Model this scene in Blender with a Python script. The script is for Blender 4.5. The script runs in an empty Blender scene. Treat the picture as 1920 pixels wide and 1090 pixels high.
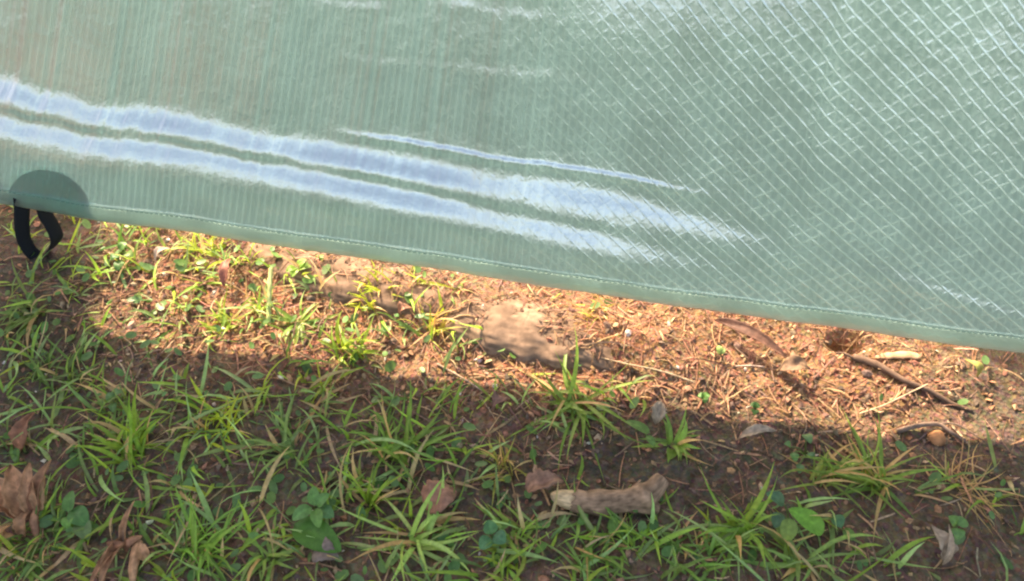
import bpy, math, random
import numpy as np
from mathutils import Vector, noise as mnoise

random.seed(7); rng = np.random.default_rng(7)
S = bpy.context.scene
COL = S.collection

# ------------------------------------------------------------------ camera, sky, sun, exposure
CAM_H, PITCH, FPX = 0.80, 50.0, 1507.0
cam_d = bpy.data.cameras.new("camera"); cam = bpy.data.objects.new("camera", cam_d); COL.objects.link(cam)
cam.location = (0, 0, CAM_H); cam.rotation_euler = (math.radians(90 - PITCH), 0, 0)
cam_d.sensor_width = 36; cam_d.lens = 36 * FPX / 1920
cam_d.clip_start = 0.02; cam_d.clip_end = 1000
cam_d.dof.use_dof = True; cam_d.dof.focus_distance = 0.98; cam_d.dof.aperture_fstop = 6.5
S.camera = cam
SUN_EL, SUN_AZ = 40.0, 25.0            # azimuth from +Y towards -X
w = bpy.data.worlds.new("World"); S.world = w; w.use_nodes = True
sky = w.node_tree.nodes.new("ShaderNodeTexSky"); sky.sky_type = 'NISHITA'; sky.sun_disc = False
sky.sun_elevation = math.radians(SUN_EL); sky.sun_rotation = math.radians(-SUN_AZ)
sky.air_density = 1.0; sky.dust_density = 3.0; sky.ozone_density = 0.4
bg = w.node_tree.nodes['Background']; bg.inputs[1].default_value = 0.15
wb = w.node_tree.nodes.new("ShaderNodeMixRGB"); wb.blend_type = 'MULTIPLY'; wb.inputs[0].default_value = 1; wb.inputs[2].default_value = (1.13, 1.0, .86, 1)   # the phone's white balance for shade
w.node_tree.links.new(sky.outputs[0], wb.inputs[1]); w.node_tree.links.new(wb.outputs[0], bg.inputs[0])
sl = bpy.data.lights.new("sun", 'SUN'); sun = bpy.data.objects.new("sun", sl); COL.objects.link(sun)
sl.energy = 5.0; sl.angle = math.radians(2.0); sl.color = (1.0, 0.82, 0.58)
sdir = Vector((-math.sin(math.radians(SUN_AZ)) * math.cos(math.radians(SUN_EL)),
               math.cos(math.radians(SUN_AZ)) * math.cos(math.radians(SUN_EL)), math.sin(math.radians(SUN_EL))))
sun.rotation_euler = sdir.to_track_quat('Z', 'Y').to_euler(); sun.location = sdir * 20
S.view_settings.view_transform = 'Standard'; S.view_settings.look = 'None'
S.view_settings.exposure = 1.72; S.view_settings.gamma = 1.0
S.render.engine = 'CYCLES'
S.cycles.max_bounces = 10; S.cycles.transmission_bounces = 6
S.cycles.use_denoising = True
S.cycles.filter_width = 2.2

# ------------------------------------------------------------------ helpers
CP, SP = math.cos(math.radians(PITCH)), math.sin(math.radians(PITCH))
def ray(px, py):
    x = (px - 960) / FPX; y = (545 - py) / FPX
    return np.array([x, CP + y * SP, -SP + y * CP])
def G(px, py, h=0.0):                  # where that bit of the photo lies on the ground
    d = ray(px, py); t = (h - CAM_H) / d[2]
    return np.array([0, 0, CAM_H]) + t * d
def PX(p):                             # back again, arrays
    p = np.asarray(p, float); q = p - np.array([0, 0, CAM_H])
    dep = q[..., 1] * CP - q[..., 2] * SP
    up = q[..., 1] * SP + q[..., 2] * CP
    return 960 + FPX * q[..., 0] / dep, 545 - FPX * up / dep
def MPP(px, py):                       # metres per photo pixel there
    p = G(px, py); return (p[1] * CP + CAM_H * SP) / FPX

HOLE = G(1588, 640)
ROOTP = np.array([G(*a)[:2] for a in [(470, 440), (600, 488), (720, 522), (830, 552), (920, 590), (1010, 616), (1110, 634), (1230, 660)]])
def root_d(x, y):
    A = ROOTP[:-1]; D = ROOTP[1:] - A; q = np.array([x, y]) - A; t = np.clip((q * D).sum(1) / (D * D).sum(1), 0, 1); e = q - D * t[:, None]
    return float(np.sqrt((e * e).sum(1).min()))
def hgt1(x, y):
    h = 0.010 * mnoise.noise((x * 5, y * 5, 1.3)) + 0.006 * mnoise.noise((x * 14, y * 14, 4.1)) \
        + 0.0035 * mnoise.noise((x * 45, y * 45, 7.7)) + 0.0016 * mnoise.noise((x * 120, y * 120, 2.2))
    d2 = ((x - HOLE[0]) / 0.020) ** 2 + ((y - HOLE[1]) / 0.013) ** 2
    h -= 0.035 * math.exp(-d2 * d2)
    if -.45 < x < .3 and .45 < y < .85: h += 0.016 * math.exp(-(root_d(x, y) / .042) ** 2)
    return h
def at(px, py, lift=0.0):
    p = G(px, py); z = hgt1(p[0], p[1]); p = G(px, py, z)
    return np.array([p[0], p[1], hgt1(p[0], p[1]) + lift])

def hs(x, y):                          # ground or root, whichever is on top
    z = hgt1(x, y)
    if -.45 < x < .3 and .45 < y < .85:
        A = ROOTP[:-1]; D = ROOTP[1:] - A; q = np.array([x, y]) - A; t = np.clip((q * D).sum(1) / (D * D).sum(1), 0, 1); C = A + D * t[:, None]; e = np.hypot(*(np.array([x, y]) - C).T); k = int(e.argmin()); d = e[k]
        if d < .040 and .5 < k + t[k] < 6.4: z = max(z, hgt1(*C[k]) - .0185 + .0235 * math.sqrt(1 - (d / .044) ** 2))
    return z
class MB:
    def __init__(s): s.v = []; s.f = []; s.c = []
    def add(s, vs, fs, cs):
        o = len(s.v); s.v.extend(vs); s.f.extend([tuple(i + o for i in f) for f in fs])
        if len(cs) == 3 and not hasattr(cs[0], '__len__'): cs = [cs] * len(vs)
        s.c.extend(cs)
    def build(s, name, mat, parent=None, smooth=True, origin=None, solid=0):
        me = bpy.data.meshes.new(name)
        org = np.array(origin, float) if origin is not None else np.zeros(3)
        vv = np.asarray(s.v, float) - org
        me.from_pydata(vv.tolist(), [], s.f)
        a = me.attributes.new("col", 'FLOAT_COLOR', 'POINT')
        cc = np.ones((len(s.v), 4), np.float32); cc[:, :3] = np.asarray(s.c, np.float32)
        a.data.foreach_set("color", cc.ravel())
        if smooth: me.polygons.foreach_set("use_smooth", [True] * len(me.polygons))
        me.materials.append(mat); me.update()
        o = bpy.data.objects.new(name, me); COL.objects.link(o)
        if parent is not None: o.parent = parent
        elif origin is not None: o.location = org
        if solid:
            m = o.modifiers.new("thickness", 'SOLIDIFY'); m.thickness = solid; m.offset = 0
        return o
def tag(o, label=None, cat=None, group=None, kind=None):
    if label: o['label'] = label
    if cat: o['category'] = cat
    if group: o['group'] = group
    if kind: o['kind'] = kind
    return o
def empty(name, loc):
    o = bpy.data.objects.new(name, None); COL.objects.link(o); o.location = loc; o.empty_display_size = .02
    return o

def nrm(v): v = np.asarray(v, float); return v / (np.linalg.norm(v) + 1e-12)
def jit(c, a=0.15):
    k = 1 + random.uniform(-a, a); return [max(0.004, ch * k * (1 + random.uniform(-a * .35, a * .35))) for ch in c]

# ------------------------------------------------------------------ materials
def new_mat(name):
    m = bpy.data.materials.new(name); m.use_nodes = True; m.node_tree.nodes.clear()
    return m, m.node_tree.nodes, m.node_tree.links
def leaf_mat(name, trans=0.4, rough=0.5, spec=0.35, boost=1.25, nscale=260, ncon=0.35):
    m, N, L = new_mat(name)
    out = N.new("ShaderNodeOutputMaterial"); at_ = N.new("ShaderNodeAttribute"); at_.attribute_name = "col"
    no = N.new("ShaderNodeTexNoise"); no.inputs['Scale'].default_value = nscale; no.inputs['Detail'].default_value = 4
    geo = N.new("ShaderNodeNewGeometry"); L.new(geo.outputs['Position'], no.inputs['Vector'])
    mr = N.new("ShaderNodeMapRange"); mr.inputs['From Min'].default_value = .3; mr.inputs['From Max'].default_value = .7
    mr.inputs['To Min'].default_value = 1 - ncon; mr.inputs['To Max'].default_value = 1 + ncon
    L.new(no.outputs['Fac'], mr.inputs['Value'])
    mu = N.new("ShaderNodeVectorMath"); mu.operation = 'SCALE'; L.new(at_.outputs['Color'], mu.inputs[0]); L.new(mr.outputs[0], mu.inputs['Scale'])
    p = N.new("ShaderNodeBsdfPrincipled"); p.inputs['Roughness'].default_value = rough; p.inputs['Specular IOR Level'].default_value = spec
    L.new(mu.outputs[0], p.inputs['Base Color'])
    bp = N.new("ShaderNodeBump"); bp.inputs['Strength'].default_value = .35; bp.inputs['Distance'].default_value = .001
    L.new(no.outputs['Fac'], bp.inputs['Height']); L.new(bp.outputs[0], p.inputs['Normal'])
    if trans > 0:
        t = N.new("ShaderNodeBsdfTranslucent"); sc = N.new("ShaderNodeVectorMath"); sc.operation = 'MULTIPLY'
        sc.inputs[1].default_value = (boost * 1.1, boost * 1.05, boost * .6)
        L.new(mu.outputs[0], sc.inputs[0]); L.new(sc.outputs[0], t.inputs['Color'])
        mx = N.new("ShaderNodeMixShader"); mx.inputs[0].default_value = trans
        L.new(p.outputs[0], mx.inputs[1]); L.new(t.outputs[0], mx.inputs[2]); L.new(mx.outputs[0], out.inputs[0])
    else: L.new(p.outputs[0], out.inputs[0])
    return m
M_GRASS = leaf_mat("grass blade", .42, .45, .4, 1.5, 180, .2)
M_WEED = leaf_mat("weed leaf", .38, .45, .4, 1.4, 220, .2)
M_STRAW = leaf_mat("dry straw", .18, .7, .2, 1.2, 300, .4)
M_DRY = leaf_mat("dead leaf", .22, .6, .3, 1.3, 160, .35)
M_WOOD = leaf_mat("weathered wood", 0, .8, .2, 1, 140, .3)
M_BARK = leaf_mat("bark", 0, .85, .15, 1, 110, .32)
M_STONE = leaf_mat("stone", 0, .85, .2, 1, 60, .4)

def soil_mat():
    m, N, L = new_mat("soil")
    out = N.new("ShaderNodeOutputMaterial"); p = N.new("ShaderNodeBsdfPrincipled"); p.inputs['Roughness'].default_value = .92
    p.inputs['Specular IOR Level'].default_value = .15
    geo = N.new("ShaderNodeNewGeometry"); at_ = N.new("ShaderNodeAttribute"); at_.attribute_name = "col"
    n1 = N.new("ShaderNodeTexNoise"); n1.inputs['Scale'].default_value = 90; n1.inputs['Detail'].default_value = 9; n1.inputs['Roughness'].default_value = .72
    n2 = N.new("ShaderNodeTexVoronoi"); n2.inputs['Scale'].default_value = 220; n2.inputs['Randomness'].default_value = 1
    n3 = N.new("ShaderNodeTexNoise"); n3.inputs['Scale'].default_value = 14; n3.inputs['Detail'].default_value = 5
    for n in (n1, n2, n3): L.new(geo.outputs['Position'], n.inputs['Vector'])
    r = N.new("ShaderNodeValToRGB"); e = r.color_ramp.elements
    e[0].position = .3; e[0].color = (.38, .34, .32, 1); e[1].position = .72; e[1].color = (1.75, 1.6, 1.45, 1)
    L.new(n1.outputs['Fac'], r.inputs[0])
    mu = N.new("ShaderNodeMixRGB"); mu.blend_type = 'MULTIPLY'; mu.inputs[0].default_value = 1
    L.new(at_.outputs['Color'], mu.inputs[1]); L.new(r.outputs[0], mu.inputs[2])
    mv = N.new("ShaderNodeMixRGB"); mv.blend_type = 'MULTIPLY'; mv.inputs[0].default_value = .35
    L.new(mu.outputs[0], mv.inputs[1]); L.new(n2.outputs['Color'], mv.inputs[2])
    r3 = N.new("ShaderNodeMapRange"); r3.inputs['To Min'].default_value = .6; r3.inputs['To Max'].default_value = 1.5; L.new(n3.outputs['Fac'], r3.inputs[0])
    sc = N.new("ShaderNodeVectorMath"); sc.operation = 'SCALE'; L.new(mv.outputs[0], sc.inputs[0]); L.new(r3.outputs[0], sc.inputs['Scale'])
    L.new(sc.outputs[0], p.inputs['Base Color'])
    ad = N.new("ShaderNodeMath"); ad.operation = 'ADD'; L.new(n1.outputs['Fac'], ad.inputs[0])
    m2 = N.new("ShaderNodeMath"); m2.operation = 'MULTIPLY'; m2.inputs[1].default_value = .5; L.new(n2.outputs['Distance'], m2.inputs[0]); L.new(m2.outputs[0], ad.inputs[1])
    bp = N.new("ShaderNodeBump"); bp.inputs['Strength'].default_value = .9; bp.inputs['Distance'].default_value = .006
    L.new(ad.outputs[0], bp.inputs['Height']); L.new(bp.outputs[0], p.inputs['Normal']); L.new(p.outputs[0], out.inputs[0])
    return m
M_SOIL = soil_mat()

def plain(name, col, rough=.6, spec=.3, trans=0.0, nscale=400):
    m, N, L = new_mat(name)
    out = N.new("ShaderNodeOutputMaterial"); p = N.new("ShaderNodeBsdfPrincipled"); p.inputs['Roughness'].default_value = rough
    p.inputs['Specular IOR Level'].default_value = spec
    geo = N.new("ShaderNodeNewGeometry"); n1 = N.new("ShaderNodeTexNoise"); n1.inputs['Scale'].default_value = nscale; L.new(geo.outputs['Position'], n1.inputs['Vector'])
    r = N.new("ShaderNodeValToRGB"); e = r.color_ramp.elements; e[0].position = .3; e[1].position = .7
    e[0].color = (*[c * .75 for c in col], 1); e[1].color = (*[min(1, c * 1.25) for c in col], 1)
    L.new(n1.outputs[0], r.inputs[0]); L.new(r.outputs[0], p.inputs['Base Color']); L.new(p.outputs[0], out.inputs[0])
    return m
M_WEB = plain("black webbing", (.012, .014, .02), .75, .2, nscale=900)
M_PATCH = leaf_mat("dark coated patch", .8, .6, .3, 1, 90, .2)
M_THREAD = plain("teal sewing thread", (.10, .22, .20), .7, .2)

def sheet_mat(name, hem=False):
    m, N, L = new_mat(name)
    def node(t, **k):
        n = N.new(t)
        for a, b in k.items(): setattr(n, a, b)
        return n
    def math_(op, a, b=None, c=None):
        n = node("ShaderNodeMath", operation=op)
        for i, q in enumerate((a, b, c)):
            if q is None: continue
            if isinstance(q, (int, float)): n.inputs[i].default_value = q
            else: L.new(q, n.inputs[i])
        return n.outputs[0]
    out = node("ShaderNodeOutputMaterial"); uv = node("ShaderNodeUVMap"); sep = node("ShaderNodeSeparateXYZ")
    L.new(uv.outputs[0], sep.inputs[0])
    nz = node("ShaderNodeTexNoise"); nz.inputs['Scale'].default_value = 18; nz.inputs['Detail'].default_value = 3; L.new(uv.outputs[0], nz.inputs['Vector'])
    nz2 = node("ShaderNodeTexNoise"); nz2.inputs['Scale'].default_value = 55; nz2.inputs['Detail'].default_value = 4; L.new(uv.outputs[0], nz2.inputs['Vector'])
    wob = math_('MULTIPLY', math_('SUBTRACT', nz.outputs['Fac'], .5), .0018)
    wob2 = math_('MULTIPLY', math_('SUBTRACT', nz2.outputs['Fac'], .5), .0009)
    U = math_('ADD', math_('ADD', sep.outputs[0], wob), wob2); T = math_('SUBTRACT', sep.outputs[1], wob)
    def lines(a, b, spacing, width):
        x = math_('ADD', math_('MULTIPLY', U, a), math_('MULTIPLY', T, b))
        fr = math_('ABSOLUTE', math_('SUBTRACT', math_('FRACT', math_('DIVIDE', x, spacing)), .5))
        mr = node("ShaderNodeMapRange", interpolation_type='SMOOTHSTEP'); L.new(fr, mr.inputs[0])
        mr.inputs['From Min'].default_value = .5 - width / spacing; mr.inputs['From Max'].default_value = .5
        return mr.outputs[0]
    c40, s40 = math.cos(math.radians(38)), math.sin(math.radians(38))
    lv = lines(1, 0.0, .0084, .0028)
    d1 = lines(s40, c40, .0116, .0017)          # runs down to the right
    d2 = lines(-s40, c40, .0116, .0022)         # runs up to the right
    def ramp(src, a, b, lo, hi):
        mr = node("ShaderNodeMapRange", interpolation_type='SMOOTHSTEP'); L.new(src, mr.inputs[0])
        for k, v_ in zip(('From Min', 'From Max', 'To Min', 'To Max'), (a, b, lo, hi)): mr.inputs[k].default_value = v_
        return mr.outputs[0]
    light_fade = ramp(sep.outputs[0], -.15, .28, .2, 1.0)      # light's effect on the slanting yarns put into the colour: fainter leftward
    patchy = ramp(nz.outputs['Fac'], .3, .7, .5, 1.0)
    patchy2 = ramp(nz2.outputs['Fac'], .35, .65, .35, 1.0)
    v = math_('MULTIPLY', lv, math_('MULTIPLY', math_('ADD', math_('MULTIPLY', patchy2, .2), .8), .27))
    a = math_('MULTIPLY', math_('MULTIPLY', d1, light_fade), math_('ADD', math_('MULTIPLY', patchy2, .30), .32))
    b = math_('MULTIPLY', math_('MULTIPLY', d2, light_fade), math_('MULTIPLY', math_('MULTIPLY', patchy, patchy2), .55))
    mask = math_('MINIMUM', math_('MAXIMUM', math_('MAXIMUM', v, a), b), 1.0)
    if hem: mask = math_('MULTIPLY', mask, .8)
    def mixc(c1, c2):
        mx = node("ShaderNodeMixRGB"); L.new(mask, mx.inputs[0]); mx.inputs[1].default_value = (*c1, 1); mx.inputs[2].default_value = (*c2, 1); return mx
    if hem: tc = mixc((.50, .66, .62), (.62, .78, .74)); dc = mixc((.12, .19, .185), (.22, .31, .30))
    else: tc = mixc((.103, .203, .226), (.215, .345, .35)); dc = mixc((.102, .16, .192), (.21, .295, .32))
    cl = ramp(nz.outputs['Fac'], .3, .7, .92, 1.08)
    def scl(c):
        s = node("ShaderNodeVectorMath", operation='SCALE'); L.new(c.outputs[0], s.inputs[0]); L.new(cl, s.inputs['Scale']); return s.outputs[0]
    bp = node("ShaderNodeBump"); bp.inputs['Strength'].default_value = .8; bp.inputs['Distance'].default_value = .00075; L.new(mask, bp.inputs['Height'])
    bp2 = node("ShaderNodeBump"); bp2.inputs['Strength'].default_value = .45; bp2.inputs['Distance'].default_value = .003
    L.new(nz2.outputs['Fac'], bp2.inputs['Height']); L.new(bp2.outputs[0], bp.inputs['Normal'])
    tr = node("ShaderNodeBsdfTranslucent"); L.new(scl(tc), tr.inputs[0])
    df = node("ShaderNodeBsdfDiffuse"); L.new(scl(dc), df.inputs[0]); L.new(bp.outputs[0], df.inputs['Normal'])
    gl = node("ShaderNodeBsdfGlossy"); gl.inputs['Roughness'].default_value = .29; gl.inputs['Color'].default_value = (.98, .96, .99, 1); L.new(bp.outputs[0], gl.inputs['Normal'])
    m1 = node("ShaderNodeMixShader"); m1.inputs[0].default_value = .45; L.new(tr.outputs[0], m1.inputs[1]); L.new(df.outputs[0], m1.inputs[2])
    fr = node("ShaderNodeFresnel"); fr.inputs['IOR'].default_value = 1.5
    fm = math_('MULTIPLY', math_('MINIMUM', math_('ADD', math_('MULTIPLY', fr.outputs[0], .6), .22 if hem else .46), .7), math_('SUBTRACT', 1.0, math_('MULTIPLY', mask, .35)))
    m2 = node("ShaderNodeMixShader"); L.new(fm, m2.inputs[0]); L.new(m1.outputs[0], m2.inputs[1]); L.new(gl.outputs[0], m2.inputs[2])
    L.new(m2.outputs[0], out.inputs[0])
    return m
M_SHEET = sheet_mat("green reinforced film"); M_HEM = sheet_mat("green folded hem film", True)

# ------------------------------------------------------------------ ground
def gfield(px, py, blobs):             # sum of gaussians given in photo pixels
    r = np.zeros_like(np.asarray(px, float))
    for cx, cy, sx, sy, a in blobs: r = r + a * np.exp(-((px - cx) / sx) ** 2 - ((py - cy) / sy) ** 2)
    return r
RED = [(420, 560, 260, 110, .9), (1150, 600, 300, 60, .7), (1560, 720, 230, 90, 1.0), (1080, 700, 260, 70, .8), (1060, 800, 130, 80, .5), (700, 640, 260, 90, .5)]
DARK = [(70, 450, 110, 110, 1.0), (1880, 720, 130, 160, 1.0), (1400, 830, 230, 90, .8), (1150, 870, 140, 60, .6), (900, 900, 900, 160, .35), (70, 640, 150, 160, .8), (240, 960, 90, 70, .8), (640, 900, 140, 60, .5)]  # dark soil; the patch under the strap paints deeper shade into the colour
def ground():
    def axis(c0, c1, step, far):
        core = np.arange(c0, c1 + step / 2, step); o = []; s = step; a = c1
        while a < far: s *= 1.28; a += s; o.append(a)
        i = []; s = step; a = c0
        while a > -far: s *= 1.28; a -= s; i.append(a)
        return np.array(i[::-1] + list(core) + o)
    xs = axis(-.95, .95, .0048, 250); ys = axis(.2, 1.0, .0048, 250)
    nx, ny = len(xs), len(ys); mb = MB(); V = []; 
    for y in ys:
        for x in xs: V.append((x, y, hgt1(x, y) if abs(x) < 3 and -2 < y < 4 else 0.0))
    V = np.array(V)
    ins = (np.abs(V[:, 0]) < 2) & (V[:, 1] > .05) & (V[:, 1] < 3)
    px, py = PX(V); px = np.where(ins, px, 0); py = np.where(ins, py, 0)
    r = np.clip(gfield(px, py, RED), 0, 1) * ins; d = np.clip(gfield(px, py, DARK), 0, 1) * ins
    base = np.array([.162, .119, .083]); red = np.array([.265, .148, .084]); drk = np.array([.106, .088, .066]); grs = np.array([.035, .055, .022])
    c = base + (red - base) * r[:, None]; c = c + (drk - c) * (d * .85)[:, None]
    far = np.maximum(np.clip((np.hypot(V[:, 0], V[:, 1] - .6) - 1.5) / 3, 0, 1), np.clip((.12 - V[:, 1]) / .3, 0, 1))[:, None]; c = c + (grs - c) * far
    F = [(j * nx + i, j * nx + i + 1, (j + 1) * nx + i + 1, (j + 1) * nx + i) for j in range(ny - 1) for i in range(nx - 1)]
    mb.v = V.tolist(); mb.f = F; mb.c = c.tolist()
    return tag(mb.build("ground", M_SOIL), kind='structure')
ground()

# ------------------------------------------------------------------ the tarp
HEM = [(0, 384, .108), (165, 411, .105), (480, 454, .098), (960, 528, .092), (1440, 598, .079), (1920, 662, .070)]
hp = np.array([G(*a) for a in HEM])
fy = np.polyfit(hp[:, 0], hp[:, 1], 3); fz = np.polyfit(hp[:, 0], hp[:, 2], 2)
def hem_pt(x):
    xc = min(max(x, -.72), .72); e = x - xc
    y = np.polyval(fy, xc) + e * np.polyval(np.polyder(fy), xc); z = np.polyval(fz, xc) + e * np.polyval(np.polyder(fz), xc) * .4
    return np.array([x, y + .003 * mnoise.noise((x * 7, 8.1, 0)), z + .0024 * mnoise.noise((x * 9, 3.1, 0)) + .0010 * mnoise.noise((x * 31, 1.1, 0))])
def hem_frame(x):
    T = nrm(hem_pt(x + .01) - hem_pt(x - .01)); B = nrm(np.array([-T[1], T[0], 0])); return hem_pt(x), T, B
def sst(a, b, x): t = np.clip((x - a) / (b - a), 0, 1); return t * t * (3 - 2 * t)
def gs(v, c, s): return np.exp(-((v - c) / s) ** 2)
def slope(px, v):                      # slope of the film in degrees; v: photo pixels above the hem
    I = np.interp
    vu = I(px, [0, 480, 960, 1300], [192, 169, 148, 116]); vl = I(px, [0, 480, 960, 1250], [140, 132, 101, 80]); vv = (vu * .47 + vl * .53)
    k = 1 - sst(800, 1370, px)
    fr_ = 2.0 * mnoise.noise((px * .11, v * .02, 3.3)) + 1.0 * mnoise.noise((px * .23, v * .05, 8.3)); v0 = v; v = v + fr_ * k
    nb = 1 + .10 * mnoise.noise((px * .13, v * .03, 6.1)) + .25 * mnoise.noise((px * .006, 2.0, v * .003))
    th = 81 - 2.5 * (1 - sst(0, 500, px)) * sst(180, 300, v) + 4 * mnoise.noise((px * .0018, v * .004, 5)) + 2 * mnoise.noise((px * .006, v * .012, 9))
    th -= 28 * k * nb * gs(v, vu, 20)
    th -= 27 * (1 - sst(980, 1450, px)) * nb * gs(v, vl, 21)
    th += (24 + 16 * mnoise.noise((px * .012, 4.4, 0))) * k * gs(v, vv + 2 * mnoise.noise((px * .02, 1, 1)), 8)
    th += 7 * k * sst(110, 60, v) if False else 7 * k * (1 - sst(60, 115, v))
    th -= 20 * sst(800, 1150, px) * (1 - sst(1300, 1500, px)) * gs(v, I(px, [900, 1400], [172, 128]), 16)
    vc = I(px, [500, 620, 1330, 1500], [200, 199, 186, 172]); kc = sst(560, 760, px) * (1 - sst(1150, 1400, px))
    th -= 30 * kc * gs(v, vc + 1, 3.6) ; th -= 5 * kc * gs(v, vc + 12, 10); th += 12 * kc * gs(v, vc - 9, 7)
    th -= 8 * sst(540, 600, px) * (1 - sst(690, 740, px)) * gs(v, 374, 5)
    th -= 7 * sst(760, 860, px) * (1 - sst(980, 1060, px)) * gs(v, I(px, [850, 1000], [390, 388]), 5)
    th -= 6 * sst(600, 680, px) * (1 - sst(1000, 1150, px)) * gs(v, I(px, [640, 1000], [306, 318]), 6)
    th -= 14 * sst(1560, 1700, px) * gs(v, I(px, [1640, 1920], [112, 62]), 7); th += 8 * sst(1500, 1700, px) * gs(v, I(px, [1640, 1920], [92, 44]), 9)
    g0 = I(px, [1000, 1500], [388, 432]); th -= 9 * sst(1000, 1190, px) * (1 - sst(1380, 1560, px)) * sst(g0 - 45, g0 + 30, v)
    return 82 + (th - 82) * sst(36, 75, v)
XS = np.concatenate([np.arange(-1.65, -1.0, .03), np.arange(-1.0, 1.0201, .004), np.arange(1.05, 1.61, .03)])
VPM = 1235.0
TS = np.concatenate([np.arange(.0245, .1699, .0015), np.arange(.1715, .4699, .0022), np.arange(.475, 1.15, .015)])
GRID = None; UVS = []
def fan(px): return float(np.interp(px, [-400, 0, 500, 968, 1470, 1818, 2200], [.56, .52, .30, .05, -.10, -.16, -.18]))
def march(x):
    h, T, B = hem_frame(x); px = float(PX(h)[0]); p = h.copy(); prev = 0; out = []
    for t in TS:
        n = max(1, int(math.ceil((t - prev) / .004))); d = (t - prev) / n
        for k in range(n):
            v = (prev + (k + .5) * d) * VPM
            th = math.radians(slope(px + v * float(np.interp(px, [0, 600, 1200, 1900], [.28, .17, .11, .06])), v) if v < 720 else 81)
            p = p + d * (math.cos(th) * B + math.sin(th) * np.array([0, 0, 1]) + fan(px) * T)
        prev = t; out.append(p.copy())
    return out
tarp = empty("tarp", hem_pt(0.0)); O = hem_pt(0.0)
tag(tarp, "translucent green reinforced plastic tarp hanging just above the grass, with a lengthwise fold", "tarp")
GRID = np.array([march(x) for x in XS])            # [col,row,3]
# even out the columns a little so that yarns run smoothly
def build_sheet():
    nc, nr = GRID.shape[:2]; me = bpy.data.meshes.new("film")
    V = (GRID.reshape(-1, 3) - O); F = [(i * nr + j, (i + 1) * nr + j, (i + 1) * nr + j + 1, i * nr + j + 1) for i in range(nc - 1) for j in range(nr - 1)]
    me.from_pydata(V.tolist(), [], F); uv = me.uv_layers.new(name="UVMap")
    li = np.zeros(len(me.loops), int); me.loops.foreach_get("vertex_index", li)
    uu = np.repeat(XS, nr); tt = np.tile(TS, nc); uv.data.foreach_set("uv", np.stack([uu[li], tt[li]], 1).ravel())
    me.polygons.foreach_set("use_smooth", [True] * len(me.polygons)); me.materials.append(M_SHEET)
    o = bpy.data.objects.new("film", me); COL.objects.link(o); o.parent = tarp
    return o
build_sheet()
def build_hem():
    prof = [(.0255, -.0014), (.013, -.0020), (.003, -.0016), (.0, 0.0), (.003, .0016), (.013, .0020), (.0255, .0012)]
    V = []; UV = []; F = []; th = math.radians(82); n = len(prof)
    for x in XS:
        h, T, B = hem_frame(x); U = math.cos(th) * B + math.sin(th) * np.array([0, 0, 1]) + fan(float(PX(h)[0])) * T; Nn = math.sin(th) * B - math.cos(th) * np.array([0, 0, 1])
        for t, o in prof:
            V.append(h + U * t + Nn * (o + .0006 * mnoise.noise((x * 25, t * 60, 1)))-O); UV.append((x, t))
    for i in range(len(XS) - 1):
        for j in range(n - 1): F.append((i * n + j, i * n + j + 1, (i + 1) * n + j + 1, (i + 1) * n + j))
    me = bpy.data.meshes.new("hem"); me.from_pydata([tuple(v) for v in V], [], F); uv = me.uv_layers.new(name="UVMap")
    for l in me.loops: uv.data[l.index].uv = UV[l.vertex_index]
    me.polygons.foreach_set("use_smooth", [True] * len(me.polygons)); me.materials.append(M_HEM)
    o = bpy.data.objects.new("hem", me); COL.objects.link(o); o.parent = tarp
    mb = MB(); x = -1.2
    while x < 1.2:
        h, T, B = hem_frame(x); U = math.cos(th) * B + math.sin(th) * np.array([0, 0, 1]); Nn = math.sin(th) * B - math.cos(th) * np.array([0, 0, 1])
        L = .0042; wv = .00042
        c = h + U * (.0232 + .0004 * mnoise.noise((x * 40, 0, 0))) - Nn * .0020
        vs = []
        for k in range(5):
            s = k / 4; lift = -.0006 * math.sin(s * math.pi)
            q = c + T * (L * s) + Nn * lift
            for a, b in ((1, 0), (0, -1), (-1, 0), (0, 1)): vs.append(q + U * wv * a + Nn * wv * b * .8)
        fs = [(k * 4 + m, k * 4 + (m + 1) % 4, k * 4 + 4 + (m + 1) % 4, k * 4 + 4 + m) for k in range(4) for m in range(4)]
        mb.add([v - O for v in vs], fs, (.02, .08, .07)); x += .0062
    mb.build("stitching", M_THREAD, tarp)
build_hem()
def on_plane_y(px, py, y):
    d = ray(px, py); t = y / d[1]; return np.array([0, 0, CAM_H]) + t * d
def hem_x(px):
    a, b = -1.4, 1.4
    for _ in range(40):
        m = (a + b) / 2
        if PX(hem_pt(m))[0] < px: a = m
        else: b = m
    return (a + b) / 2
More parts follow.
